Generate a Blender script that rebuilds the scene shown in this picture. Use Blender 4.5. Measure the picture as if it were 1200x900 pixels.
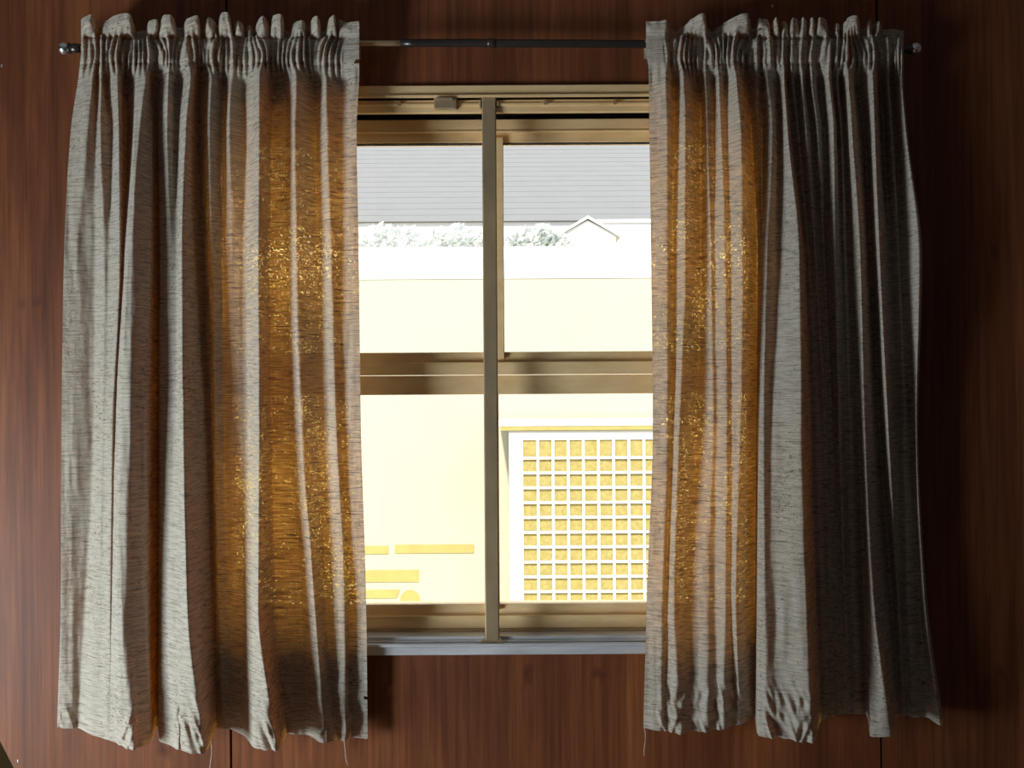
import bpy, bmesh, math, random
import numpy as np
from mathutils import Matrix, Vector

for o in list(bpy.data.objects):
    bpy.data.objects.remove(o, do_unlink=True)
scene = bpy.context.scene
COL = scene.collection
random.seed(7)

# ------------------------------------------------------------------ camera
D = 2.0            # camera to wall (m)
F = 1250.0         # focal length in pixels of a 1200 px wide frame
ZC = 1.45          # camera height
TH = math.radians(0.36)
cam_d = bpy.data.cameras.new('camera')
cam_d.sensor_width = 36.0
cam_d.lens = 36.0 * F / 1200.0
cam = bpy.data.objects.new('camera', cam_d)
COL.objects.link(cam)
cam.matrix_world = Matrix.Translation((0, -D, ZC)) @ Matrix.Rotation(math.pi / 2, 4, 'X') @ Matrix.Rotation(-TH, 4, 'Z')
scene.camera = cam

# ------------------------------------------------------------------ light
world = bpy.data.worlds.new('world')
scene.world = world
world.use_nodes = True
bg = world.node_tree.nodes['Background']
bg.inputs[0].default_value = (0.90, 0.93, 1.0, 1)
bg.inputs[1].default_value = 2.7

def look(o, direction):
    o.rotation_euler = Vector(direction).to_track_quat('-Z', 'Y').to_euler()

sun_d = bpy.data.lights.new('sun', 'SUN')
sun_d.energy = 9.6
sun_d.color = (1.0, 0.92, 0.74)
sun_d.angle = math.radians(2)
sun = bpy.data.objects.new('sun', sun_d)
COL.objects.link(sun)
sun.location = (0, -6, 9)
look(sun, (0.12, 0.62, -0.78))

ar_d = bpy.data.lights.new('daylight_side_window', 'AREA')
ar_d.shape = 'RECTANGLE'
ar_d.size = 0.85
ar_d.size_y = 0.8
ar_d.energy = 68
ar_d.color = (0.82, 0.935, 1.0)
ar = bpy.data.objects.new('daylight_side_window', ar_d)
COL.objects.link(ar)
ar.location = (-1.98, -1.2, 0.72)
ar.rotation_euler = (0, -math.pi / 2, 0)

vs = scene.view_settings
vs.view_transform = 'Standard'
vs.look = 'None'
vs.exposure = 0.0
vs.gamma = 1.0
vs.use_curve_mapping = False

# ------------------------------------------------------------------ helpers
def unroll(px, py):
    X = np.asarray(px, float) - 600.0
    Y = np.asarray(py, float) - 450.0
    return X * math.cos(TH) - Y * math.sin(TH), X * math.sin(TH) + Y * math.cos(TH)

def PT(px, py, d):
    """point on the sight line of a pixel, d metres in front of the wall face (negative = beyond it)"""
    u, v = unroll(px, py)
    s = (D - d) / F
    return float(u * s), -d, float(ZC - v * s)

def zz(py, d=0.0):
    return ZC - (py - 450.0) * (D - d) / F

def xx(px, d=0.0):
    return (px - 600.0) * (D - d) / F

def link(o, parent=None):
    COL.objects.link(o)
    if parent is not None:
        o.parent = parent
    return o

def empty(name, loc=(0, 0, 0), parent=None):
    o = bpy.data.objects.new(name, None)
    o.empty_display_size = 0.1
    link(o, parent)
    o.location = loc
    return o

def tag(o, label=None, cat=None, group=None, kind=None):
    if label: o['label'] = label
    if cat: o['category'] = cat
    if group: o['group'] = group
    if kind: o['kind'] = kind
    return o

def add_box(bm, x0, x1, y0, y1, z0, z1, bev=0.0, seg=1):
    vs_ = [bm.verts.new((x, y, z)) for x in (x0, x1) for y in (y0, y1) for z in (z0, z1)]
    q = [(0, 1, 3, 2), (4, 6, 7, 5), (0, 4, 5, 1), (2, 3, 7, 6), (0, 2, 6, 4), (1, 5, 7, 3)]
    fs = [bm.faces.new([vs_[i] for i in f]) for f in q]
    if bev > 0:
        es = list({e for f in fs for e in f.edges})
        bmesh.ops.bevel(bm, geom=es, offset=bev, segments=seg, affect='EDGES', profile=0.5)

def add_prism(bm, pts, y0, y1):
    """pts: (x, z) outline, extruded between y0 and y1"""
    a = [bm.verts.new((x, y0, z)) for x, z in pts]
    b = [bm.verts.new((x, y1, z)) for x, z in pts]
    n = len(pts)
    bm.faces.new(a)
    bm.faces.new(list(reversed(b)))
    for i in range(n):
        j = (i + 1) % n
        bm.faces.new([a[j], a[i], b[i], b[j]])

def add_extr_x(bm, pts, x0, x1):
    """pts: (y, z) outline, extruded between x0 and x1"""
    a = [bm.verts.new((x0, y, z)) for y, z in pts]
    b = [bm.verts.new((x1, y, z)) for y, z in pts]
    n = len(pts)
    bm.faces.new(a)
    bm.faces.new(list(reversed(b)))
    for i in range(n):
        j = (i + 1) % n
        bm.faces.new([a[j], a[i], b[i], b[j]])

def add_tube(bm, path, r, seg=12, cap=True):
    rings = []
    n = len(path)
    for i, p in enumerate(path):
        p = Vector(p)
        t = (Vector(path[min(i + 1, n - 1)]) - Vector(path[max(i - 1, 0)])).normalized()
        up = Vector((0, 0, 1)) if abs(t.z) < 0.9 else Vector((0, 1, 0))
        a = t.cross(up).normalized()
        b = t.cross(a).normalized()
        rr = r[i] if isinstance(r, (list, tuple)) else r
        rings.append([bm.verts.new(p + a * math.cos(k * 2 * math.pi / seg) * rr + b * math.sin(k * 2 * math.pi / seg) * rr) for k in range(seg)])
    for i in range(n - 1):
        for k in range(seg):
            k2 = (k + 1) % seg
            bm.faces.new([rings[i][k], rings[i][k2], rings[i + 1][k2], rings[i + 1][k]])
    if cap:
        bm.faces.new(rings[0])
        bm.faces.new(list(reversed(rings[-1])))

def build(name, bm, mat, parent=None, smooth=False):
    bmesh.ops.recalc_face_normals(bm, faces=bm.faces[:])
    me = bpy.data.meshes.new(name)
    bm.to_mesh(me)
    bm.free()
    if smooth:
        me.polygons.foreach_set('use_smooth', [True] * len(me.polygons))
    me.materials.append(mat)
    return link(bpy.data.objects.new(name, me), parent)

def box(name, mat, parent, x0, x1, y0, y1, z0, z1, bev=0.0):
    bm = bmesh.new()
    add_box(bm, min(x0, x1), max(x0, x1), min(y0, y1), max(y0, y1), min(z0, z1), max(z0, z1), bev)
    return build(name, bm, mat, parent)

# ------------------------------------------------------------------ materials
def nodes(name):
    m = bpy.data.materials.new(name)
    m.use_nodes = True
    nt = m.node_tree
    b = nt.nodes['Principled BSDF']
    return m, nt, b

def N(nt, t, **kw):
    n = nt.nodes.new(t)
    for k, v in kw.items():
        setattr(n, k, v)
    return n

def ramp(nt, stops, fac):
    r = N(nt, 'ShaderNodeValToRGB')
    els = r.color_ramp.elements
    els[0].position, els[0].color = stops[0][0], (*stops[0][1], 1)
    els[1].position, els[1].color = stops[-1][0], (*stops[-1][1], 1)
    for p, c in stops[1:-1]:
        e = els.new(p)
        e.color = (*c, 1)
    nt.links.new(fac, r.inputs[0])
    return r.outputs[0]

def noise(nt, scale, coord='Object', stretch=(1, 1, 1), detail=4, rough=0.55, dist=0.0):
    tc = N(nt, 'ShaderNodeTexCoord')
    mp = N(nt, 'ShaderNodeMapping')
    mp.inputs['Scale'].default_value = stretch
    nt.links.new(tc.outputs[coord], mp.inputs[0])
    n = N(nt, 'ShaderNodeTexNoise')
    n.inputs['Scale'].default_value = scale
    n.inputs['Detail'].default_value = detail
    n.inputs['Roughness'].default_value = rough
    n.inputs['Distortion'].default_value = dist
    nt.links.new(mp.outputs[0], n.inputs['Vector'])
    return n.outputs['Fac']

def mixc(nt, a, b, fac, mode='MIX'):
    m = N(nt, 'ShaderNodeMix', data_type='RGBA', blend_type=mode)
    for sock, v in ((m.inputs[0], fac), (m.inputs[6], a), (m.inputs[7], b)):
        if isinstance(v, (int, float)):
            sock.default_value = v
        elif isinstance(v, tuple):
            sock.default_value = (*v, 1)
        else:
            nt.links.new(v, sock)
    return m.outputs[2]

def bump(nt, h, strength, dist, bsdf):
    b = N(nt, 'ShaderNodeBump')
    b.inputs['Strength'].default_value = strength
    b.inputs['Distance'].default_value = dist
    nt.links.new(h, b.inputs['Height'])
    nt.links.new(b.outputs[0], bsdf.inputs['Normal'])
    return b

def simple(name, c1, c2, scale=20, rough=0.6, metal=0.0, stretch=(1, 1, 1), bmp=0.0, spec=0.5):
    m, nt, b = nodes(name)
    f = noise(nt, scale, stretch=stretch)
    nt.links.new(ramp(nt, [(0.3, c1), (0.7, c2)], f), b.inputs['Base Color'])
    b.inputs['Roughness'].default_value = rough
    b.inputs['Metallic'].default_value = metal
    b.inputs['Specular IOR Level'].default_value = spec
    if bmp:
        bump(nt, f, bmp, 0.002, b)
    return m

def wood_mat(name, dark, mid, light, rough=0.5):
    m, nt, b = nodes(name)
    g1 = noise(nt, 7.0, stretch=(1.0, 1.0, 0.10), detail=5, rough=0.6, dist=1.2)
    g2 = noise(nt, 90.0, stretch=(1.0, 1.0, 0.03), detail=4, rough=0.7)
    bl = noise(nt, 2.2, stretch=(1, 1, 0.7), detail=3)
    base = ramp(nt, [(0.28, dark), (0.5, mid), (0.72, light)], g1)
    fine = ramp(nt, [(0.35, (0.62, 0.58, 0.56)), (0.65, (1.12, 1.1, 1.08))], g2)
    blot = ramp(nt, [(0.3, (0.78, 0.74, 0.72)), (0.7, (1.1, 1.08, 1.06))], bl)
    # small dark knots and stains
    sp = noise(nt, 16.0, stretch=(1, 1, 0.6), detail=2)
    spot = ramp(nt, [(0.66, (1, 1, 1)), (0.78, (0.42, 0.38, 0.36))], sp)
    c = mixc(nt, base, fine, 1.0, 'MULTIPLY')
    c = mixc(nt, c, blot, 1.0, 'MULTIPLY')
    c = mixc(nt, c, spot, 1.0, 'MULTIPLY')
    nt.links.new(c, b.inputs['Base Color'])
    b.inputs['Roughness'].default_value = rough
    b.inputs['Specular IOR Level'].default_value = 0.3
    bump(nt, g2, 0.12, 0.002, b)
    return m

M = {}
M['wood'] = wood_mat('varnished_red_brown_panelling', (0.115, 0.036, 0.013), (0.19, 0.061, 0.022), (0.28, 0.098, 0.034))
M['backing'] = simple('dark_joint', (0.02, 0.012, 0.01), (0.03, 0.018, 0.014), 30, 0.9)
M['floor'] = simple('floor_boards', (0.10, 0.055, 0.03), (0.16, 0.09, 0.05), 8, 0.6, stretch=(1, 8, 1))
M['paint'] = simple('room_paint', (0.13, 0.105, 0.10), (0.16, 0.13, 0.12), 3, 0.8)
M['ceiling'] = simple('ceiling_paint', (0.20, 0.18, 0.17), (0.24, 0.21, 0.20), 3, 0.9)
M['gold'] = simple('gold_aluminium_with_glow_tint', (0.78, 0.53, 0.25), (0.90, 0.66, 0.36), 14, 0.42, 0.15, (1, 1, 3), 0.05)  # gold anodised tint raised to carry glow reflected off the curtains
M['silver'] = simple('worn_grey_aluminium', (0.50, 0.50, 0.51), (0.72, 0.72, 0.74), 22, 0.34, 0.25, (0.4, 1, 2), 0.1)
M['bronze'] = simple('grimy_brown_aluminium', (0.27, 0.20, 0.125), (0.44, 0.32, 0.175), 18, 0.45, 0.35, (1, 1, 0.5), 0.1)
M['seal_and_shade'] = simple('black_seal_and_gap_shade', (0.012, 0.01, 0.01), (0.02, 0.017, 0.016), 30, 0.8)  # glazing seals, and the dark strips painted in for shaded frame gaps
M['rod'] = simple('dark_steel_rod', (0.05, 0.045, 0.045), (0.10, 0.09, 0.085), 40, 0.32, 0.8, (0.1, 1, 1))
M['brass'] = simple('tan_brass_tube', (0.45, 0.33, 0.18), (0.55, 0.42, 0.24), 40, 0.3, 0.8, (0.1, 1, 1))
M['chrome'] = simple('polished_chrome', (0.80, 0.80, 0.83), (0.90, 0.90, 0.92), 30, 0.24, 1.0)
M['nail'] = simple('bare_steel_nail', (0.6, 0.58, 0.55), (0.75, 0.73, 0.7), 60, 0.35, 0.6)
M['thread'] = simple('pale_cotton_thread', (0.55, 0.48, 0.38), (0.65, 0.58, 0.47), 60, 0.9)
M['olive'] = simple('olive_upholstery', (0.17, 0.12, 0.03), (0.22, 0.155, 0.045), 60, 0.85, bmp=0.3)
M['chair_leg'] = simple('dark_chair_wood', (0.05, 0.025, 0.015), (0.08, 0.04, 0.02), 20, 0.5, stretch=(1, 1, 0.2))
M['cream'] = simple('cream_painted_wall', (0.325, 0.325, 0.262), (0.34, 0.34, 0.276), 2, 0.8)
M['white'] = simple('white_painted_metal', (0.46, 0.465, 0.47), (0.49, 0.495, 0.50), 4, 0.6)
M['straw'] = simple('straw_cooling_pad', (0.23, 0.19, 0.055), (0.31, 0.265, 0.10), 55, 0.9, bmp=0.6)
M['stripe'] = simple('ochre_strips_and_lid_shade', (0.26, 0.225, 0.075), (0.30, 0.26, 0.09), 12, 0.8)  # wall strips, and the painted shadow line under the cooler lid
M['greyroof'] = simple('pale_grey_roof_tile', (0.093, 0.099, 0.108), (0.101, 0.107, 0.116), 3, 0.8)
M['farwall'] = simple('pale_render', (0.36, 0.375, 0.39), (0.39, 0.405, 0.42), 3, 0.9)
def leaf_mat():
    m, nt, b = nodes('pale_sunlit_leaf')
    c = ramp(nt, [(0.3, (0.42, 0.46, 0.45)), (0.7, (0.58, 0.61, 0.60))], noise(nt, 6))
    df = N(nt, 'ShaderNodeBsdfDiffuse'); tl = N(nt, 'ShaderNodeBsdfTranslucent'); mx = N(nt, 'ShaderNodeMixShader')
    mx.inputs[0].default_value = 0.5
    nt.links.new(c, df.inputs[0]); nt.links.new(c, tl.inputs[0])
    nt.links.new(df.outputs[0], mx.inputs[1]); nt.links.new(tl.outputs[0], mx.inputs[2])
    nt.links.new(mx.outputs[0], nt.nodes['Material Output'].inputs[0])
    nt.nodes.remove(b)
    return m
M['leaf'] = leaf_mat()
M['trunk'] = simple('grey_bark', (0.35, 0.32, 0.28), (0.45, 0.42, 0.38), 10, 0.9)
M['ground'] = simple('pale_concrete_yard', (0.74, 0.66, 0.46), (0.80, 0.72, 0.52), 2, 0.9)

def glass_mat():
    m = bpy.data.materials.new('window_glass')
    m.use_nodes = True
    nt = m.node_tree
    nt.nodes.clear()
    out = N(nt, 'ShaderNodeOutputMaterial')
    tr = N(nt, 'ShaderNodeBsdfTransparent')
    tr.inputs[0].default_value = (0.985, 0.985, 0.975, 1)
    gl = N(nt, 'ShaderNodeBsdfGlossy')
    gl.inputs['Roughness'].default_value = 0.03
    fr = N(nt, 'ShaderNodeFresnel')
    fr.inputs[0].default_value = 1.3
    mx = N(nt, 'ShaderNodeMixShader')
    nt.links.new(fr.outputs[0], mx.inputs[0])
    nt.links.new(tr.outputs[0], mx.inputs[1])
    nt.links.new(gl.outputs[0], mx.inputs[2])
    nt.links.new(mx.outputs[0], out.inputs[0])
    return m
M['glass'] = glass_mat()

def cloth_mat():
    """slubby hand-loom cloth: beige face, amber when light comes through it, thin spots that sparkle"""
    m = bpy.data.materials.new('slubbed_linen_cloth')
    m.use_nodes = True
    nt = m.node_tree
    nt.nodes.clear()
    out = N(nt, 'ShaderNodeOutputMaterial')
    slub = noise(nt, 1.0, 'UV', (26, 420, 1), detail=3, rough=0.7, dist=0.6)      # long horizontal slubs
    weave = noise(nt, 1.0, 'UV', (420, 520, 1), detail=2, rough=0.6)
    blot = noise(nt, 1.0, 'UV', (7, 5, 1), detail=3)
    face = ramp(nt, [(0.30, (0.28, 0.22, 0.155)), (0.45, (0.56, 0.515, 0.425)), (0.7, (0.68, 0.645, 0.57))], slub)
    wv = ramp(nt, [(0.3, (0.86, 0.85, 0.83)), (0.7, (1.06, 1.06, 1.06))], weave)
    face = mixc(nt, face, wv, 1.0, 'MULTIPLY')
    thr = ramp(nt, [(0.37, (0.11, 0.03, 0.003)), (0.5, (0.56, 0.215, 0.022)), (0.64, (0.92, 0.46, 0.075))], slub)
    thr = mixc(nt, thr, ramp(nt, [(0.3, (0.72, 0.68, 0.6)), (0.7, (1.15, 1.15, 1.2))], blot), 1.0, 'MULTIPLY')
    df = N(nt, 'ShaderNodeBsdfDiffuse')
    tl = N(nt, 'ShaderNodeBsdfTranslucent')
    nt.links.new(face, df.inputs[0])
    nt.links.new(thr, tl.inputs[0])
    # bump
    h = N(nt, 'ShaderNodeMath', operation='ADD')
    nt.links.new(slub, h.inputs[0]); nt.links.new(weave, h.inputs[1])
    b = N(nt, 'ShaderNodeBump')
    b.inputs['Strength'].default_value = 0.45
    b.inputs['Distance'].default_value = 0.0018
    nt.links.new(h.outputs[0], b.inputs['Height'])
    nt.links.new(b.outputs[0], df.inputs['Normal'])
    ad = N(nt, 'ShaderNodeMixShader')
    ad.inputs[0].default_value = 0.37
    nt.links.new(df.outputs[0], ad.inputs[1]); nt.links.new(tl.outputs[0], ad.inputs[2])
    # loose spots of the weave: tiny holes, grouped in patches
    hole = noise(nt, 1.0, 'UV', (150, 260, 1), detail=3, rough=0.65, dist=1.5)
    patch = noise(nt, 1.0, 'UV', (9, 5, 1), detail=2)
    a = N(nt, 'ShaderNodeMath', operation='MULTIPLY_ADD')
    nt.links.new(patch, a.inputs[0]); a.inputs[1].default_value = 0.28
    nt.links.new(hole, a.inputs[2])
    hm = N(nt, 'ShaderNodeMapRange')
    hm.inputs[1].default_value = 0.735; hm.inputs[2].default_value = 0.82
    hm.inputs[3].default_value = 0.0; hm.inputs[4].default_value = 0.75
    nt.links.new(a.outputs[0], hm.inputs[0])
    tp = N(nt, 'ShaderNodeBsdfTransparent')
    tp.inputs[0].default_value = (1.0, 0.72, 0.25, 1)
    mx = N(nt, 'ShaderNodeMixShader')
    nt.links.new(hm.outputs[0], mx.inputs[0])
    nt.links.new(ad.outputs[0], mx.inputs[1])
    nt.links.new(tp.outputs[0], mx.inputs[2])
    nt.links.new(mx.outputs[0], out.inputs[0])
    return m
M['cloth'] = cloth_mat()

# ------------------------------------------------------------------ room shell
XL, XR, YB, ZT = -2.05, 2.6, -3.6, 2.55
OX0, OX1 = xx(250), xx(900)                       # window opening in the wall
OZ0, OZ1 = zz(761), zz(106)

def holed(bm, x0, x1, z0, z1, y0, y1):
    """a slab in the xz plane with the window opening left out"""
    hx0, hx1 = max(x0, OX0), min(x1, OX1)
    if hx0 >= hx1:
        add_box(bm, x0, x1, y0, y1, z0, z1); return
    if hx0 > x0: add_box(bm, x0, hx0, y0, y1, z0, z1)
    if hx1 < x1: add_box(bm, hx1, x1, y0, y1, z0, z1)
    add_box(bm, hx0, hx1, y0, y1, z0, OZ0)
    add_box(bm, hx0, hx1, y0, y1, OZ1, z1)

bm = bmesh.new()
holed(bm, XL, XR, 0, ZT, 0.012, 0.13)
wall_back = tag(build('wall_back', bm, M['backing']), 'wall of reddish-brown wood panels around the window', kind='structure')
seams = [XL, xx(268 - 762), xx(268), xx(268 + 762), xx(268 + 1525), XR]
for i in range(len(seams) - 1):
    bm = bmesh.new()
    g = 0.0022
    holed(bm, seams[i] + g, seams[i + 1] - g, 0.0, ZT, 0.0, 0.0125)
    o = build('wood_panel', bm, M['wood'], wall_back)
for (px, py) in ((2, 77), (21, 892), (905, 7)):
    bm = bmesh.new()
    x, _, z = PT(px, py, 0)
    bmesh.ops.create_uvsphere(bm, u_segments=8, v_segments=6, radius=0.0022,
                              matrix=Matrix.Translation((x, 0.0, z)) @ Matrix.Diagonal((0.7, 0.5, 1.5, 1)))
    build('nail_head', bm, M['nail'], wall_back, True)

bm = bmesh.new(); add_box(bm, XL - .12, XR + .12, YB - .12, 0.13, -0.1, 0.0)
tag(build('floor', bm, M['floor']), 'brown boarded floor of the room', kind='structure')
bm = bmesh.new(); add_box(bm, XL - .12, XR + .12, YB - .12, 0.13, ZT, ZT + .12)
tag(build('ceiling', bm, M['ceiling']), 'plain ceiling of the room', kind='structure')
bm = bmesh.new(); add_box(bm, XR, XR + .12, YB, 0.13, 0, ZT)
tag(build('wall_right', bm, M['paint']), 'dim right-hand wall of the room', kind='structure')
bm = bmesh.new(); add_box(bm, XL - .12, XR + .12, YB - .12, YB, 0, ZT)
tag(build('wall_rear', bm, M['paint']), 'dim wall behind the viewer', kind='structure')
# left wall with the side window the daylight comes through
WY0, WY1, WZ0, WZ1 = -1.68, -0.72, 0.27, 1.17
bm = bmesh.new()
add_box(bm, XL - .12, XL, YB, WY0, 0, ZT)
add_box(bm, XL - .12, XL, WY1, 0.13, 0, ZT)
add_box(bm, XL - .12, XL, WY0, WY1, 0, WZ0)
add_box(bm, XL - .12, XL, WY0, WY1, WZ1, ZT)
tag(build('wall_left', bm, M['paint']), 'left-hand wall of the room with a low side window', kind='structure')
w2 = tag(empty('window_2', (XL, -1.2, WZ0)), 'side window letting daylight in from the left', kind='structure')
for nm, a in (('frame_head', (WY0, WY1, WZ1 - .05, WZ1)), ('frame_sill', (WY0, WY1, WZ0, WZ0 + .05)),
              ('frame_jamb', (WY0, WY0 + .05, WZ0 + .05, WZ1 - .05)), ('frame_jamb', (WY1 - .05, WY1, WZ0 + .05, WZ1 - .05))):
    o = box(nm, M['silver'], w2, -.1, -.01, a[0] + 1.2, a[1] + 1.2, a[2] - WZ0, a[3] - WZ0)

# ------------------------------------------------------------------ the window in view
win = tag(empty('window_1', (0, 0, 0)), 'four-pane aluminium window with a centre mullion', kind='structure')
def hbar(name, mat, parent, py0, py1, dfront, dback, px0=250, px1=900, bev=0.0012):
    """horizontal bar whose room-side face covers picture rows py0..py1"""
    return box(name, mat, parent, xx(px0), xx(px1), -dfront, -dback, zz(py0, dfront), zz(py1, dfront), bev)
def vbar(name, mat, parent, px0, px1, py0, py1, dfront, dback, bev=0.0012):
    return box(name, mat, parent, xx(px0, dfront), xx(px1, dfront), -dfront, -dback, zz(py0, dfront), zz(py1, dfront), bev)

# outer frame
bm = bmesh.new()
add_box(bm, xx(243), xx(907), -.010, .012, zz(110.5, .01), zz(99.5, .01), .001)
add_box(bm, xx(245), xx(905), -.016, -.009, zz(113.2, .016), zz(110.3, .016), .0006)
head = build('frame_head', bm, M['gold'], win)
bm = bmesh.new()
add_box(bm, xx(250), xx(900), -.002, .010, zz(131.8, 0), zz(117, 0), .0012)
add_box(bm, xx(250), xx(900), -.006, .02, zz(124, .005), zz(120.5, .005), .001)
build('head_channel', bm, M['gold'], win)
for px in (641, 722, 470):
    bm = bmesh.new()
    bmesh.ops.create_cone(bm, cap_ends=True, segments=10, radius1=.0048, radius2=.004, depth=.006,
                          matrix=Matrix.Translation((xx(px), -.007, zz(121.5))) @ Matrix.Rotation(math.pi / 2, 4, 'X'))
    build('screw_head', bm, M['bronze'], win)
bm = bmesh.new()
add_box(bm, xx(511), xx(538), -.014, .0, zz(129), zz(114), .002)
add_box(bm, xx(514), xx(534), -.022, -.010, zz(120), zz(116.5), .0015)
build('latch_plate', bm, M['bronze'], win)
hbar('head_gap_shade', M['seal_and_shade'], win, 118, 142, -.062, -.10)  # black strip standing in for the shade in the gap above the sashes
hbar('head_slot_shade', M['seal_and_shade'], win, 113, 117.2, -.012, -.10)  # dark strip in place of the shaded slot below the lip
# jambs, behind the curtains
for (a, b_) in ((243, 262), (888, 907)):
    bm = bmesh.new()
    add_box(bm, xx(a), xx(b_), -.010, .012, zz(757), zz(110.5), .001)
    add_box(bm, xx(a + 5), xx(b_ - 5), .0, .10, zz(757), zz(110.5), .001)
    build('frame_jamb', bm, M['gold'], win)
# sill
bm = bmesh.new()
add_box(bm, xx(250), xx(900), .0, .10, zz(760), zz(745.5), .001)
add_box(bm, xx(250), xx(900), -.008, .02, zz(754), zz(750.5, .008), .0015)
build('sill_ledge', bm, M['silver'], win)
box('sill_gap_shade', M['seal_and_shade'], win, xx(250), xx(900), -.009, .0, zz(756, .009), zz(752.2, .009))  # black strip laid over the ledge to stand for a shaded gap
bm = bmesh.new()
add_box(bm, xx(243), xx(907), -.012, .012, zz(767.3, .012), zz(757.5, .012), .0012)
add_box(bm, xx(243), xx(907), -.020, .004, zz(757.8, .02), zz(754.4, .02), .0012)
build('frame_sill', bm, M['silver'], win)

# mullion with flared welded foot
mu = empty('mullion', (0, 0, 0), win)
vbar('mullion_bar', M['bronze'], win, 566.7, 583.3, 113.5, 751, .012, .002, .002).parent = mu
bm = bmesh.new()
c0, c1 = xx(566.7, .012), xx(583.3, .012)
zb = zz(753, .012); r = .015
pts = [(c0 - r, zb)] + [(c0 - r + r * math.sin(t), zb + r - r * math.cos(t)) for t in np.linspace(0.2, math.pi / 2, 6)] + \
      [(c1 + r - r * math.sin(t), zb + r - r * math.cos(t)) for t in np.linspace(math.pi / 2, 0.2, 6)] + [(c1 + r, zb)]
add_prism(bm, pts, -.011, -.003)
build('mullion_foot', bm, M['bronze'], mu)
bm = bmesh.new()
add_box(bm, c0 - .005, c0, -.012, .0, zz(126, .012), zz(116, .012), .002)
add_box(bm, c1, c1 + .006, -.010, .0, zz(124, .012), zz(118, .012), .002)
build('mullion_weld', bm, M['bronze'], mu)

def sash(x0, x1, upper, dz, stile_l, stile_r):
    """x0..x1 picture columns; dz depth of its room face (negative, in the reveal)"""
    s = empty('sash', (0, 0, 0), win)
    f = dz
    if upper:
        a = bmesh.new()
        add_box(a, xx(x0), xx(x1), -f, -f + .05, zz(153.6, f), zz(139.5, f), .0012)
        add_box(a, xx(x0), xx(x1), -f - .003, -f + .01, zz(155, f), zz(153, f), .0008)
        add_box(a, xx(x0), xx(x1), -f + .012, -f + .045, zz(166.6, f - .012), zz(154.5, f - .012), .0010)
        build('top_rail', a, M['gold'], s)
        a = bmesh.new()
        add_box(a, xx(x0), xx(x1), -f + .012, -f + .05, zz(426, f - .012), zz(412.4, f - .012), .0010)
        add_box(a, xx(x0), xx(x1), -f - .002, -f + .012, zz(439, f), zz(424, f), .0012)
        build('bottom_rail', a, M['gold'], s)
        hbar('glazing_seal', M['seal_and_shade'], s, 166.2, 168.8, f - .018, f - .03, x0, x1, 0)
        zt, zl = zz(160, f), zz(420, f)
    else:
        a = bmesh.new()
        add_box(a, xx(x0), xx(x1), -f, -f + .045, zz(462.0, f), zz(439.6, f), .0014)
        build('top_rail', a, M['gold'], s)
        a = bmesh.new()
        add_box(a, xx(x0), xx(x1), -f + .012, -f + .045, zz(722, f - .012), zz(707.6, f - .012), .0012)
        add_box(a, xx(x0), xx(x1), -f - .002, -f + .012, zz(723.2, f), zz(721, f), .0008)
        add_box(a, xx(x0), xx(x1), -f, -f + .04, zz(736.5, f), zz(722.5, f), .0012)
        build('bottom_rail', a, M['gold'], s)
        hbar('weather_bar', M['bronze'], s, 737.8, 746, f + .012, f - .03, x0, x1, .001)
        zt, zl = zz(458, f), zz(715, f)
    for (p0, p1) in (stile_l, stile_r):
        box('stile', M['gold'], s, xx(p0, f - .006), xx(p1, f - .006), -f + .004, -f + .04, zl, zt, .001)
    box('pane', M['glass'], s, xx(x0 + 4), xx(x1 - 4), -f + .024, -f + .028, zl - .004, zt + .004)
    return s
sash(256, 573, True, -.046, (256, 272), (567, 573))
sash(577, 894, True, -.042, (577, 591.5), (878, 894))
sash(256, 573, False, -.050, (256, 272), (567, 573))
sash(577, 894, False, -.048, (577, 584), (878, 894))

# ------------------------------------------------------------------ curtain rod
rod = tag(empty('curtain_rod', (0, -.044, zz(50, .044))), 'thin dark metal curtain rod with shiny ball ends above the window', 'curtain rod')
def rodpt(px):
    t = (px - 575) / 490.0
    py = 50.2 + 6.6 * t * t + (0.6 if px > 575 else 0)
    x, y, z = PT(px, py, .044)
    return Vector((x, 0, z - zz(50, .044)))
bm = bmesh.new(); add_tube(bm, [rodpt(p) for p in np.linspace(470, 1056, 40)], .0072, 14)
build('rod_tube', bm, M['rod'], rod, True)
bm = bmesh.new(); add_tube(bm, [rodpt(p) for p in np.linspace(94, 474, 30)], .0056, 14)
build('inner_tube', bm, M['brass'], rod, True)
bm = bmesh.new(); add_tube(bm, [rodpt(p) for p in (571, 574, 577, 581)], .0082, 14)
build('joint_sleeve', bm, M['rod'], rod, True)
for side, pe in ((-1, 92), (1, 1056)):
    c = rodpt(pe)
    f_ = empty('finial', (c.x, 0, c.z), rod)
    bm = bmesh.new()
    prof = [(0, .0078), (.012, .0088), (.016, .0072), (.019, .0095), (.021, .0105)]
    add_tube(bm, [(side * a - side * .004, 0, 0) for a, _ in prof], [b for _, b in prof], 16)
    build('collar', bm, M['rod'], f_, True)
    bm = bmesh.new()
    rb = .0118
    bmesh.ops.create_uvsphere(bm, u_segments=20, v_segments=14, radius=rb, matrix=Matrix.Translation((side * .026, 0, 0)))
    build('ball', bm, M['chrome'], f_, True)
for px in (104, 1046):
    c = rodpt(px)
    bm = bmesh.new()
    add_box(bm, c.x - .006, c.x + .006, .006, .042, c.z - .012, c.z - .006, .001)
    add_box(bm, c.x - .010, c.x + .010, .040, .0435, c.z - .03, c.z + .02, .001)
    build('bracket', bm, M['rod'], rod)

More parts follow.
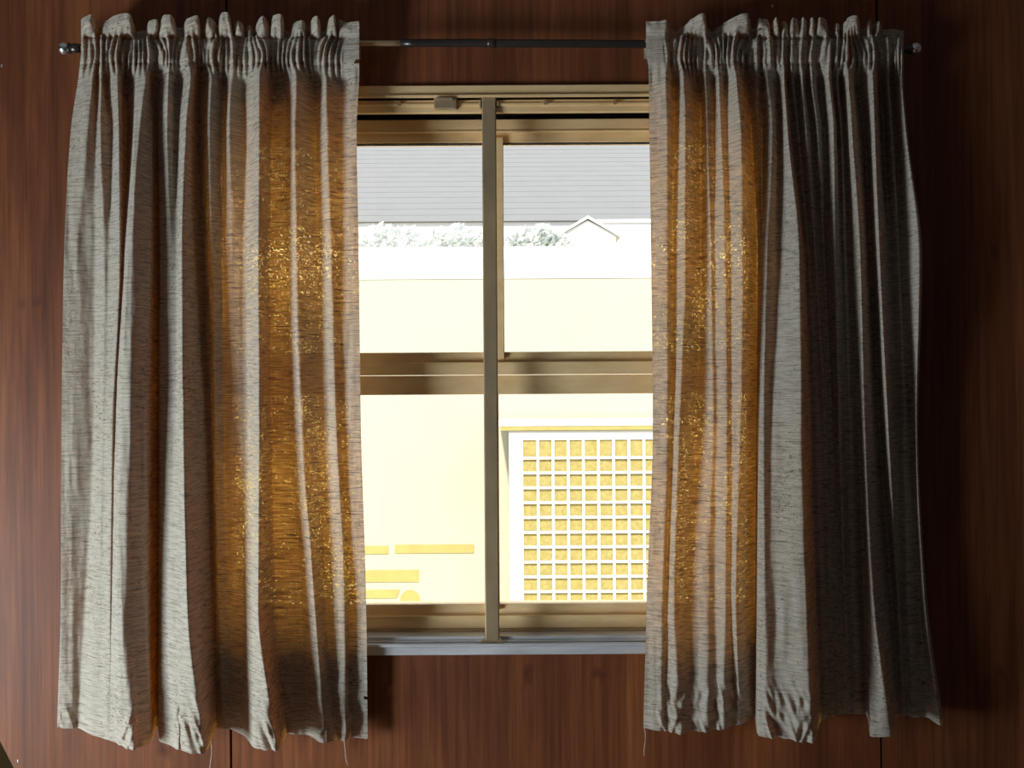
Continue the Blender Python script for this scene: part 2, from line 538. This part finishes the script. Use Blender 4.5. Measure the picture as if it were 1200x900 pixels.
# ------------------------------------------------------------------ curtains
LEV = [62, 80, 150, 300, 500, 700, 858]
LT = [  # fold lines of the left curtain: picture columns at each level | depth (mm) in front of the wall
 ([95, 93, 83, 75, 72, 71, 67], [45, 45, 52, 60, 62, 62, 52]),
 ([112, 110, 103, 92, 88, 84, 80], [60, 62, 66, 60, 60, 60, 55]),
 ([114, 113, 112, 111, 110, 101, 91], [42, 42, 55, 53, 52, 51, 46]),
 ([119, 119, 118, 122, 120, 115, 110], [62, 64, 68, 72, 78, 72, 70]),
 ([121, 121, 130, 128, 123, 119, 116], [42, 42, 52, 70, 79, 74, 74]),
 ([138, 138, 140, 141, 132, 129, 127], [66, 68, 78, 86, 88, 86, 84]),
 ([147, 147, 148, 143, 134, 131, 129], [22, 22, 28, 74, 83, 84, 86]),
 ([160, 160, 158, 150, 142, 137, 145], [56, 58, 70, 92, 100, 102, 108]),
 ([172, 172, 164, 155, 152, 143, 156], [62, 64, 74, 94, 102, 104, 115]),
 ([177, 177, 178, 175, 170, 171, 177], [34, 34, 48, 70, 82, 84, 92]),
 ([183, 183, 183, 186, 185.5, 185.5, 184.5], [28, 28, 26, 14, 10, 10, 12]),
 ([185, 185, 185, 187.5, 187, 187, 186], [34, 34, 36, 50, 56, 66, 84]),
 ([198, 198, 196, 199, 201, 205, 210], [60, 62, 62, 62, 70, 90, 105]),
 ([207, 207, 207, 206, 206, 209, 214], [28, 28, 40, 62, 76, 96, 108]),
 ([224, 224, 218, 213, 215, 220, 240], [68, 70, 78, 86, 98, 112, 118]),
 ([235, 235, 235, 240, 247, 251, 254], [22, 22, 24, 26, 26, 24, 28]),
 ([249, 249, 245, 248, 252, 256, 261], [58, 60, 62, 56, 46, 40, 40]),
 ([263, 263, 262, 262, 262, 267, 270], [26, 26, 32, 38, 38, 36, 38]),
 ([270, 270, 268, 271, 272, 274, 278], [52, 54, 54, 46, 44, 42, 46]),
 ([286, 286, 287, 286, 287, 286, 286], [30, 30, 34, 42, 46, 48, 56]),
 ([291, 291, 292, 290, 291, 291, 298], [42, 42, 48, 56, 62, 68, 102]),
 ([304, 304, 304, 303, 304, 303, 325], [72, 74, 82, 82, 88, 98, 108]),
 ([320, 320, 318, 316, 318, 322, 336], [26, 26, 28, 36, 38, 36, 44]),
 ([333, 333, 335, 335, 339, 354, 361], [30, 30, 32, 38, 42, 38, 40]),
 ([347, 347, 345, 347, 353, 368, 380], [64, 66, 68, 68, 66, 66, 66]),
 ([369, 369, 370, 373, 379, 381, 396], [24, 24, 30, 38, 42, 42, 46]),
 ([383, 383, 383, 388, 394, 404, 405], [58, 60, 62, 60, 57, 52, 50]),
 ([396, 396, 397, 399, 400, 408, 410], [38, 38, 46, 48, 46, 40, 36]),
 ([421, 421, 418, 420.5, 423, 429, 431], [54, 54, 56, 54, 50, 43, 38]),
]
RT = [
 ([757, 760, 761, 763, 765, 758, 754], [48, 48, 48, 50, 52, 50, 48]),
 ([781, 781, 783, 783, 783, 777, 775], [62, 62, 60, 60, 62, 60, 58]),
 ([790, 790, 789, 787, 786, 780, 779], [26, 26, 34, 46, 50, 52, 52]),
 ([800, 800, 803, 803, 796, 790, 798], [62, 64, 68, 68, 68, 66, 66]),
 ([821, 821, 822, 821, 816, 808, 812], [24, 24, 28, 36, 42, 50, 52]),
 ([827, 827, 829, 833, 835, 830, 830], [54, 56, 56, 58, 58, 60, 64]),
 ([836, 836, 835, 837, 840, 838, 838], [34, 34, 42, 54, 56, 56, 58]),
 ([842, 842, 845, 850, 852, 850, 848], [56, 58, 62, 68, 68, 68, 66]),
 ([850, 850, 850, 853, 856, 856, 862], [42, 42, 52, 62, 64, 62, 48]),
 ([862, 862, 868, 871, 868, 863, 868], [70, 72, 76, 76, 74, 72, 54]),
 ([877, 877, 881, 888, 886.5, 885.5, 885], [22, 22, 26, 32, 32, 28, 28]),
 ([886, 886, 890, 890.5, 888.5, 887.5, 887], [56, 58, 56, 52, 60, 74, 86]),
 ([893, 893, 892.5, 892, 890.5, 890, 890], [28, 28, 30, 54, 66, 80, 90]),
 ([899, 899, 905, 899, 895, 896, 900], [54, 56, 60, 64, 72, 88, 96]),
 ([911, 911, 913, 910, 903, 906, 912], [28, 28, 34, 48, 64, 84, 92]),
 ([919, 919, 923, 938, 941, 947, 954], [64, 66, 70, 84, 98, 110, 112]),
 ([923, 923, 928, 943, 950, 956, 962], [26, 26, 34, 36, 30, 24, 26]),
 ([929, 929, 936, 948, 957, 962, 968], [54, 56, 54, 46, 36, 30, 30]),
 ([934, 934, 938, 951, 962, 967, 973], [26, 26, 36, 38, 32, 26, 26]),
 ([940, 940, 945, 956, 966, 972, 978], [58, 60, 62, 50, 38, 32, 30]),
 ([946, 946, 953, 962, 970, 976, 982], [26, 26, 30, 32, 30, 26, 26]),
 ([951, 951, 958, 966, 975, 980, 986], [52, 54, 56, 44, 36, 30, 30]),
 ([960, 960, 966, 971, 978, 984, 990], [22, 22, 26, 30, 28, 26, 28]),
 ([971, 971, 977, 979, 984, 990, 996], [60, 62, 66, 58, 46, 36, 32]),
 ([976, 976, 982, 986, 992, 998, 1004], [26, 26, 30, 30, 28, 26, 28]),
 ([981, 981, 986, 990, 996, 1003, 1009], [52, 54, 50, 40, 34, 30, 30]),
 ([984, 984, 989, 997, 1007, 1014, 1017], [26, 26, 32, 26, 24, 20, 22]),
 ([986, 986, 991, 999, 1008.5, 1015.5, 1019.5], [32, 32, 38, 36, 36, 42, 88]),
 ([994, 994, 998, 1008, 1013, 1023, 1045], [70, 72, 74, 70, 70, 78, 94]),
 ([1005, 1005, 1013, 1021, 1031, 1044, 1052], [20, 20, 24, 26, 26, 24, 26]),
 ([1023, 1023, 1025, 1031, 1041, 1052, 1060], [76, 78, 80, 76, 68, 46, 34]),
 ([1032, 1032, 1035, 1042, 1050, 1056, 1064], [26, 26, 26, 26, 26, 26, 30]),
 ([1041, 1041, 1045, 1054, 1060, 1064, 1070], [60, 62, 62, 44, 36, 34, 36]),
 ([1044, 1044, 1048, 1056, 1069, 1077, 1085], [26, 26, 30, 36, 28, 24, 30]),
 ([1057, 1057, 1062, 1079, 1074.5, 1083.5, 1103], [60, 62, 70, 74, 52, 48, 52]),
 ([1059, 1059, 1064, 1081, 1076, 1085.5, 1105], [22, 22, 20, 22, 24, 24, 30]),
]
# ruffled heading: column, depth (mm)
LR = [(88, 30), (93, 45), (106, 92), (109, 70), (113, 12), (117, 40), (127, 62), (153, 98), (156, 60), (160, 8), (172, 8), (176, 62), (182, 70),
      (186, 38), (192, 90), (199, 90), (208, 26), (215, 26), (221, 86), (232, 96), (236, 20), (240, 16), (244, 80), (256, 34), (261, 96), (268, 96),
      (273, 24), (279, 74), (288, 26), (292, 50), (298, 16), (309, 80), (313, 60), (317, 24), (320, 86), (329, 96), (334, 14), (340, 14), (345, 58),
      (354, 66), (360, 18), (371, 90), (376, 20), (381, 14), (386, 76), (393, 88), (396, 24), (398, 62), (423, 66)]
RR = [(754, 58), (781, 66), (784, 20), (793, 12), (800, 40), (812, 70), (825, 92), (828, 24), (836, 14), (845, 34), (852, 56), (865, 84), (877, 92),
      (881, 20), (886, 14), (891, 72), (900, 70), (904, 30), (908, 66), (911, 84), (914, 40), (920, 66), (926, 40), (929, 76), (936, 50), (940, 74), (946, 40), (951, 78),
      (956, 40), (961, 82), (968, 70), (972, 16), (976, 14), (981, 60), (986, 30), (992, 60), (997, 86), (1006, 92), (1009, 30), (1015, 36), (1020, 66), (1024, 30),
      (1030, 60), (1033, 20), (1045, 18), (1062, 20)]

def pchip(xs, ys, x):
    xs = np.asarray(xs, float); ys = np.asarray(ys, float)
    h = np.diff(xs); dl = np.diff(ys) / h
    m = np.zeros_like(ys)
    for i in range(1, len(xs) - 1):
        if dl[i - 1] * dl[i] > 0:
            w1 = 2 * h[i] + h[i - 1]; w2 = h[i] + 2 * h[i - 1]
            m[i] = (w1 + w2) / (w1 / dl[i - 1] + w2 / dl[i])
    m[0], m[-1] = dl[0], dl[-1]
    x = np.clip(x, xs[0], xs[-1])
    k = np.clip(np.searchsorted(xs, x, 'right') - 1, 0, len(h) - 1)
    t = (x - xs[k]) / h[k]
    return ((1 + 2 * t) * (1 - t) ** 2 * ys[k] + t * (1 - t) ** 2 * h[k] * m[k]
            + t * t * (3 - 2 * t) * ys[k + 1] + t * t * (t - 1) * h[k] * m[k + 1])

def sstep(a, b, x):
    t = np.clip((x - a) / (b - a), 0, 1)
    return t * t * (3 - 2 * t)

def vnoise(x, y, seed):
    rs = np.random.RandomState(seed)
    tab = rs.rand(256, 256)
    xi = np.floor(x).astype(int); yi = np.floor(y).astype(int)
    fx = x - xi; fy = y - yi
    fx = fx * fx * (3 - 2 * fx); fy = fy * fy * (3 - 2 * fy)
    g = lambda a, b: tab[a % 256, b % 256]
    return ((g(xi, yi) * (1 - fx) + g(xi + 1, yi) * fx) * (1 - fy)
            + (g(xi, yi + 1) * (1 - fx) + g(xi + 1, yi + 1) * fx) * fy) * 2 - 1

def keyed(keys, x):
    kx = np.array([k[0] for k in keys], float); kd = np.array([k[1] for k in keys], float)
    k = np.clip(np.searchsorted(kx, x, 'right') - 1, 0, len(kx) - 2)
    t = np.clip((x - kx[k]) / (kx[k + 1] - kx[k]), 0, 1)
    a, b = kd[k], kd[k + 1]
    up = np.where(b >= a, 1 - (1 - t) ** 2, t ** 2)          # full, rounded lumps with narrow gaps
    return a * (1 - up) + b * up

PY_TOP, PY_S1, PY_S2, PY_HEM = 27.0, 45.0, 75.0, 829.0

def make_curtain(tracks, ruffle, seed, hem_keys, crumple, label, threads, notches):
    rs = np.random.RandomState(seed)
    # ---- rows (reference picture rows at 60 mm depth)
    rows = np.concatenate([np.linspace(PY_TOP, PY_S1, 13)[:-1], np.linspace(PY_S1, PY_S2, 15)[:-1],
                           np.linspace(PY_S2, PY_HEM, 232)[:-1], np.linspace(PY_HEM, 859.0, 13)])
    i1 = 12; i2 = i1 + 14; i3 = i2 + 231
    # ---- columns: position between fold lines
    cols = []
    for k in range(len(tracks) - 1):
        w = np.mean(np.abs(np.array(tracks[k + 1][0]) - np.array(tracks[k][0])))
        n = max(4, int(round(w / 1.05)))
        cols += [(k, j / n) for j in range(n)]
    cols.append((len(tracks) - 2, 1.0))
    kk = np.array([c[0] for c in cols]); tt = np.array([c[1] for c in cols])
    TX = np.array([pchip(LEV, t[0], rows) for t in tracks])          # tracks x rows
    TD = np.array([pchip(LEV, t[1], rows) for t in tracks])
    X = (TX[kk] * (1 - tt)[:, None] + TX[kk + 1] * tt[:, None]).T      # rows x cols
    ts = 0.55 * tt + 0.45 * tt * tt * (3 - 2 * tt)
    Dp = (TD[kk] * (1 - ts)[:, None] + TD[kk + 1] * ts[:, None]).T
    R = np.repeat(rows[:, None], X.shape[1], 1)
    Dp = np.maximum(54 + (Dp - 54) * 1.4, 7)
    # smooth sharp crests a little across columns
    for _ in range(2):
        Dp[:, 1:-1] = 0.25 * Dp[:, :-2] + 0.5 * Dp[:, 1:-1] + 0.25 * Dp[:, 2:]
    # ---- cloth unevenness
    Dp += 2.2 * vnoise(X / 9.0, R / 90.0, seed + 1) + 1.0 * vnoise(X / 4.5, R / 40.0, seed + 2) + 0.45 * vnoise(X / 3.0, R / 9.0, seed + 3)
    # small pleats running down out of the gathers
    out = sstep(PY_S2, PY_S2 + 6, R) * (1 - sstep(PY_S2 + 20, PY_S2 + 75, R))
    Dp += 7.0 * out * vnoise(X / 5.0, R / 70.0, seed + 4)
    # crumples above the hem
    for (ca, cb, amp) in crumple:
        m = sstep(ca - 6, ca + 8, X) * (1 - sstep(cb - 8, cb + 6, X)) * sstep(775, 835, R)
        sl = X + 0.35 * (R - 830) * np.sign(vnoise(X / 22., R / 300., seed + 6))
        wr = 1 - 2 * np.abs(vnoise(sl / 9.0, R / 34.0, seed + 5))
        wr2 = 1 - 2 * np.abs(vnoise((X - 0.4 * R) / 8.0, R / 26.0, seed + 8))
        Dp += amp * m * (0.65 * wr + 0.45 * wr2)
    # stitched hem line
    Dp -= 2.2 * np.exp(-((R - PY_HEM) / 3.0) ** 2)
    # ---- rod pocket
    fx = X / 4.2 + 0.6 * vnoise(X / 15.0, R / 18.0, seed + 10)
    pl = np.cos(2 * math.pi * (X / 6.6 + 1.1 * vnoise(X / 19.0, R / 34.0, seed + 11))) * (0.75 + 0.5 * vnoise(X / 12.0, R / 25.0, seed + 13))
    pl += 0.5 * (1 - 2 * np.abs(vnoise(fx, R / 60.0, seed + 16)))
    pl2 = vnoise(X / 3.4, R / 16.0, seed + 12)
    bulge = 1 - ((R - 58.0) / 19.0) ** 2
    x_in = np.minimum(np.abs(X - X[:, -1:]) if label.startswith('left') else np.abs(X - X[:, :1]), 60)
    flat = sstep(18, 26, x_in)                                          # the side hem stays flat
    dpk = 62 + 4 * bulge + flat * (8.0 * pl + 3.0 * pl2) + 0.30 * (Dp - 50)
    wP = 1 - sstep(PY_S2 - 3, PY_S2 + 22, R)
    dd = Dp * (1 - wP) + dpk * wP
    # ---- ruffle
    rw = sstep(PY_S1 - 0.5, PY_S1 - 12, R) if False else 1 - sstep(PY_S1 - 9, PY_S1, R)
    xr = X + rw * 2.0 * vnoise(X / 14.0, R / 15.0, seed + 14)
    drf = 1.12 * keyed(ruffle, np.clip(xr, ruffle[0][0], ruffle[-1][0])) + 3 * vnoise(X / 6.0, R / 9.0, seed + 15)
    dd = dd * (1 - rw) + drf * rw
    dd -= 5.0 * flat * np.exp(-((R - PY_S1) / 2.0) ** 2) + 4.0 * flat * np.exp(-((R - PY_S2) / 2.5) ** 2)
    dd = np.where((R > PY_S1 - 0.5) & (R < 63), np.maximum(dd, 54.0), dd)      # cloth lies over the rod
    dd = np.maximum(dd, 5.0) * 0.001
    # ---- uneven hem / top heights
    hx = np.array([h[0] for h in hem_keys], float); hy = np.array([h[1] for h in hem_keys], float)
    dy = np.interp(X[-1], hx, hy)
    Rr = R + sstep(600, 859, R) * dy[None, :]
    Rr = Rr + (1 - sstep(PY_TOP, PY_S1, R)) * (2.2 * vnoise(X / 11.0, R * 0, seed + 17))
    # ---- to world: heights from the 60 mm plane, columns along the sight line at that height
    uu, vv = unroll(X, Rr)
    s60 = (D - 0.06) / F
    Z = ZC - vv * s60
    XW = uu * (D - dd) / F
    YW = -dd
    # cloth coordinates (metres along the cloth)
    seg = np.sqrt(np.diff(XW[i2 + 60]) ** 2 + np.diff(YW[i2 + 60]) ** 2)
    U = np.concatenate([[0], np.cumsum(seg)]) + seed * 3.1
    root = empty('curtain', (float(XW[i1].mean()), -.06, float(Z[-1].max())))
    tag(root, label, 'curtain', 'pair of short gathered curtains')
    ox, oy, oz = root.location

    def part(name, a, b, extra=None):
        nr = b - a + 1; nc = X.shape[1]
        V = np.stack([XW[a:b + 1] - ox, YW[a:b + 1] - oy, Z[a:b + 1] - oz], -1).reshape(-1, 3)
        UV = np.stack([np.repeat(U[None, :], nr, 0), (Z[a:b + 1])], -1).reshape(-1, 2)
        ii, jj = np.meshgrid(np.arange(nr - 1), np.arange(nc - 1), indexing='ij')
        q = np.stack([ii * nc + jj, (ii + 1) * nc + jj, (ii + 1) * nc + jj + 1, ii * nc + jj + 1], -1)
        keep = np.ones(ii.shape, bool)
        for (nx0, nx1, ny0, ny1) in notches:
            cx = X[a:b, :-1]; cy = R[a:b, :-1]
            half = (ny1 - ny0) / 2 * np.clip((cx - nx0) / (nx1 - nx0), 0, 1) if label.startswith('left') else 0
            keep &= ~((cx > nx0) & (np.abs(cy - (ny0 + ny1) / 2) < half))
        q = q[keep]
        me = bpy.data.meshes.new(name)
        me.from_pydata(V.tolist(), [], q.tolist())
        uvl = me.uv_layers.new(name='cloth')
        li = np.empty(len(me.loops), np.int32)
        me.loops.foreach_get('vertex_index', li)
        uvl.data.foreach_set('uv', UV[li].astype(np.float32).ravel())
        me.polygons.foreach_set('use_smooth', [True] * len(me.polygons))
        me.materials.append(M['cloth'])
        me.update()
        return link(bpy.data.objects.new(name, me), root)

    part('ruffle_heading', 0, i1)
    part('rod_pocket', i1, i2)
    part('cloth_panel', i2, i3)
    part('hem', i3, len(rows) - 1)
    # back layer of the pocket, behind the rod
    nc = X.shape[1]
    bm = bmesh.new()
    uvl = bm.loops.layers.uv.new('cloth')
    prev = None
    for j in range(0, nc, 3):
        v = []
        for r_, db in ((i1, None), (i1 + 4, .030), (i1 + 9, .030), (i2, None)):
            y = YW[r_, j] if db is None else -(db - .003 * math.sin(j * .9))
            v.append(bm.verts.new((XW[r_, j] - ox, y - oy, Z[r_, j] - oz)))
        if prev:
            for a in range(3):
                f = bm.faces.new([prev[a], prev[a + 1], v[a + 1], v[a]])
                for lp in f.loops:
                    lp[uvl].uv = (lp.vert.co.x * 2 + seed, lp.vert.co.z)
        prev = v
    build('pocket_back', bm, M['cloth'], root, True)
    # loose threads hanging from the hem
    for (px, py0, py1, sway) in threads:
        bm = bmesh.new()
        pts = []
        for t in np.linspace(0, 1, 9):
            x, y, z = PT(px + sway * t * t + 1.2 * math.sin(t * 5), py0 + (py1 - py0) * t, .05)
            pts.append((x - ox, y - oy, z - oz))
        add_tube(bm, pts, .0006, 5)
        build('loose_thread', bm, M['thread'], root, True)
    return root

make_curtain(LT, LR, 3,
    [(66, -5), (90, -3), (110, 0), (155, 2), (180, 2), (215, 5), (245, 6), (262, 0), (275, 2), (295, 5), (330, 5), (345, 6), (370, 9), (400, 11), (431, 13)],
    [(64, 92, 2.0), (135, 160, 9.0), (205, 245, 11.0), (300, 345, 12.0), (368, 412, 8.0)],
    'left beige slub-weave curtain, its window half glowing orange between pale folds', [(247, 868, 905, 0), (402, 862, 897, 7)],
    [(411, 422, 69, 75), (422, 433, 806, 811)])
make_curtain(RT, RR, 11,
    [(754, -3), (790, -1), (825, -2), (850, -6), (883, -10), (890, -6), (935, -4), (957, -4), (985, -14), (1014, -14), (1019, -4), (1045, -6), (1055, -12), (1080, -12), (1105, -6)],
    [(772, 886, 8.0), (896, 956, 9.0), (1056, 1106, 4.0)],
    'right beige slub-weave curtain, its outer half falling into deep shadow', [(755, 852, 886, 1)], [])

# ------------------------------------------------------------------ olive chair, only a corner of its back shows
CHX, CHY = -.80, -1.02
ch = tag(empty('chair', (CHX, CHY, 0)), 'olive chair with a tall tapering back, its corner showing at the lower left', 'chair')
def rel(bm_name, bmx, mat):
    o = build(bm_name, bmx, mat, ch)
    for v in o.data.vertices:
        v.co -= Vector((CHX, CHY, 0))
    return o
bm = bmesh.new()
e0 = PT(-0.5, 860, 1.0); e1 = PT(19, 898, 1.0)
sl = (e1[0] - e0[0]) / (e1[2] - e0[2])
xe = lambda z: e0[0] + sl * (z - e0[2])
add_prism(bm, [(xe(1.15), 1.15), (xe(.62), .62), (2 * CHX - xe(.62), .62), (2 * CHX - xe(1.15), 1.15)], -1.03, -1.0)
bmesh.ops.bevel(bm, geom=bm.edges[:], offset=.006, segments=3, affect='EDGES', profile=.5)
rel('backrest', bm, M['olive'])
bm = bmesh.new(); add_box(bm, CHX - .24, CHX + .24, -1.50, -1.04, .40, .47, .02, 3); rel('seat', bm, M['olive'])
for sx in (-1, 1):
    bm = bmesh.new(); add_tube(bm, [(CHX + sx * .20, -1.015, 0), (CHX + sx * .20, -1.015, .66)], [.016, .022], 10); rel('leg', bm, M['chair_leg'])
    bm = bmesh.new(); add_tube(bm, [(CHX + sx * .20, -1.46, 0), (CHX + sx * .20, -1.46, .41)], [.014, .022], 10); rel('leg', bm, M['chair_leg'])

# ------------------------------------------------------------------ outside
def xo(px, dist): return (px - 600.0) * dist / F
def zo(py, dist): return ZC - (py - 450.0) * dist / F
bm = bmesh.new(); add_box(bm, -30, 30, .13, 40, -.6, -.5)
tag(build('ground', bm, M['ground']), 'pale concrete yard outside the window', kind='structure')

NH = 6.0                                   # camera to the neighbour's wall
NY = NH - D
nh = tag(empty('neighbour_building', (0, NY, -.5)), 'cream building with white roof right outside the window', 'building')
def nb(name, mat, x0, x1, y0, y1, z0, z1, bev=0.0):
    return box(name, mat, nh, x0, x1, y0 - NY, y1 - NY, z0 + .5, z1 + .5, bev)
nb('wall', M['cream'], -5, 5, NY, NY + .15, -.5, zo(326, NH))
nb('fascia', M['white'], -5.05, 5.05, NY - .004, NY + .1, zo(326.5, NH), zo(306, NH))
bm = bmesh.new()
rz, ry = zo(289, NH + 2.6), NY + 2.6
add_extr_x(bm, [(-.0045, zo(307, NH) + .5), (-.0045, zo(305, NH) + .5), (2.6, rz + .5), (3.4, rz + .35), (3.4, zo(306, NH) + .45)], -5.1, 5.1)
build('roof', bm, M['white'], nh)
for (a, b_, c, d_) in ((395, 454, 638.5, 648), (461.5, 554, 637.5, 647.5), (395, 489.5, 667, 681)):
    nb('painted_strip', M['stripe'], xo(a, NH), xo(b_, NH), NY - .004, NY + .01, zo(d_, NH), zo(c, NH))
bm = bmesh.new()
add_prism(bm, [(xo(395, NH), zo(690, NH) + .5), (xo(467, NH), zo(690, NH) + .5), (xo(463, NH), zo(700, NH) + .5), (xo(395, NH), zo(700, NH) + .5)], -.004, .01)
build('painted_strip', bm, M['stripe'], nh)
bm = bmesh.new()
cx, cz, rr = xo(479, NH), zo(702, NH), 11.5 * NH / F
add_prism(bm, [(cx + rr * 1.0 * math.cos(t), cz + .5 + rr * math.sin(t)) for t in np.linspace(-.25, math.pi + .25, 20)], -.004, .01)
build('painted_disc', bm, M['stripe'], nh)

# evaporative cooler with grid guard, standing against that wall
CD = NH - .36                               # camera to its front
CY = CD - D
ec = tag(empty('air_cooler', (xo(700, CD), CY, -.5)), 'white boxy air cooler with a square grid guard over a straw pad', 'air cooler')
ex = xo(700, CD)
def cb(name, mat, x0, x1, y0, y1, z0, z1, bev=0.0):
    return box(name, mat, ec, x0 - ex, x1 - ex, y0 - CY, y1 - CY, z0 + .5, z1 + .5, bev)
bx0, bx1 = xo(596, CD), xo(806, CD)
gx0, gx1, gz0, gz1 = xo(612.5, CD), xo(790, CD), zo(722, CD), zo(516, CD)
zt_, zb_ = zo(505, CD), zo(742, CD)
bm = bmesh.new()
for (x0, x1, z0, z1) in ((bx0, gx0, zb_, zt_), (gx1, bx1, zb_, zt_), (gx0, gx1, gz1, zt_), (gx0, gx1, zb_, gz0)):
    add_box(bm, x0 - ex, x1 - ex, 0, .03, z0 + .5, z1 + .5)
add_box(bm, bx0 - ex, bx1 - ex, 0.05, .33, zb_ + .5, zt_ + .5)
for x in (bx0, bx1 - .02):
    add_box(bm, x - ex, x + .02 - ex, .03, .05, zb_ + .5, zt_ + .5)
build('casing', bm, M['white'], ec)
cb('lid', M['white'], xo(584, CD), xo(818, CD), CY - .014, CY + .33, zo(500, CD), zo(493, CD), .004)
cb('lid_shadow_strip', M['stripe'], xo(586, CD), xo(816, CD), CY - .012, CY + .33, zo(504.5, CD), zo(500, CD))  # ochre strip added as the shadow line beneath the lid
cb('straw_pad', M['straw'], gx0 - .01, gx1 + .01, CY + .006, CY + .05, gz0 - .01, gz1 + .01)
pitch = 17.75
nbx = int((790 - 612) / pitch) + 1
for i in range(nbx):
    x = xo(629.8 + i * pitch, CD)
    if x < gx1: cb('guard_bar', M['white'], x - .0075, x + .0075, CY - .001, CY + .0059, gz0, gz1)
for i in range(12):
    z = zo(537 + i * 17.4, CD)
    if z > gz0: cb('guard_rail', M['white'], gx0, gx1, CY - .004, CY + .003, z - .007, z + .007)
for x in (bx0 + .02, bx1 - .07):
    for y in (CY + .02, CY + .27):
        cb('stand_leg', M['white'], x, x + .05, y, y + .05, -.5, zb_)

# far house with a big grey roof
FH = 17.0; FY = FH - D
fh = tag(empty('grey_roof_house', (0, FY, -.5)), 'distant house with a big pale grey roof filling the upper panes', 'house')
ez = zo(259, FH)
box('wall', M['farwall'], fh, -8, 6, .06, 8, 0, ez + .5)
bm = bmesh.new()
n = 22; run = 7.2; pitch_ = math.tan(math.radians(25))
pts = []
for i in range(n):
    y0 = run * i / n; z0 = ez + .5 + y0 * pitch_
    pts += [(y0, z0), (y0, z0 + .006)]
pts += [(run, ez + .5 + run * pitch_ + .03), (2 * run, ez + .5), (run, ez + .3), (.04, ez + .49)]
add_extr_x(bm, pts, -8.5, 6.6)
build('roof', bm, M['greyroof'], fh)

# white gabled shed in front of it
GH = 12.5; GY = GH - D
gs = tag(empty('gabled_shed', (xo(690, GH), GY, -.5)), 'small white gabled shed below the grey roof, seen through the right pane', 'shed')
gx = xo(690, GH); ga = zo(253.5, GH) + .5; ge = zo(276, GH) + .5; hw = xo(690, GH) - xo(652, GH)
bm = bmesh.new()
add_prism(bm, [(-hw * .86, 0), (hw * .86, 0), (hw * .86, ge), (0, ga - .05), (-hw * .86, ge)], 0, 2.6)
build('wall', bm, M['white'], gs)
bm = bmesh.new()
add_prism(bm, [(-hw, ge - .03), (0, ga - .035), (hw, ge - .03), (hw, ge + .005), (0, ga), (-hw, ge + .005)], -.03, 2.7)
build('roof', bm, M['white'], gs)
an = tag(empty('lean_to', (xo(740, 15.4), 13.4, -.5)), 'white flat-topped annexe beside the gabled shed', 'shed')
box('wall', M['farwall'], an, xo(704, 15.4) - xo(740, 15.4), 1.5, 0, 1.3, 0, zo(262, 15.4) + .5)
box('roof', M['white'], an, xo(700, 15.4) - xo(740, 15.4), 1.6, -.02, 1.4, zo(262, 15.4) + .5, zo(258, 15.4) + .5)

# pale trees between the buildings
def tree(px, dist, top, rad, label, seed):
    rnd = random.Random(seed)
    t = tag(empty('tree', (xo(px, dist), dist - D, -.5)), label, 'tree', 'pale trees behind the white roof')
    h = zo(top, dist) + .5
    bm = bmesh.new()
    add_tube(bm, [(0, 0, 0), (.05, .02, h * .35), (-.03, 0, h * .7)], [.09, .07, .03], 8)
    for a in range(5):
        an_ = a * 1.26
        add_tube(bm, [(.03, 0, h * .45), (rad * .5 * math.cos(an_), rad * .5 * math.sin(an_), h * .75)], [.035, .012], 6)
    build('trunk', bm, M['trunk'], t)
    bm = bmesh.new()
    for i in range(1100):
        while True:
            p = Vector((rnd.uniform(-1, 1), rnd.uniform(-1, 1), rnd.uniform(-1, 1)))
            if .35 < p.length < 1: break
        p = Vector((p.x * rad, p.y * rad, h - rad * .75 + p.z * rad * .75))
        n_ = Vector((rnd.gauss(0, 1), rnd.gauss(0, 1), rnd.gauss(0, 1))).normalized()
        a = n_.orthogonal().normalized(); b_ = n_.cross(a)
        s_ = rnd.uniform(.04, .07)
        bm.faces.new([bm.verts.new(p + a * s_), bm.verts.new(p + b_ * s_ * .5), bm.verts.new(p - a * s_), bm.verts.new(p - b_ * s_ * .5)])
    tag(build('foliage', bm, M['leaf'], t), kind='stuff')
tree(455, 11.0, 262, .58, 'pale tree at the left of the upper left pane', 1)
tree(540, 12.3, 263, .5, 'pale tree beside the mullion in the upper left pane', 2)
tree(632, 11.0, 264, .40, 'pale tree left of the gabled shed', 3)
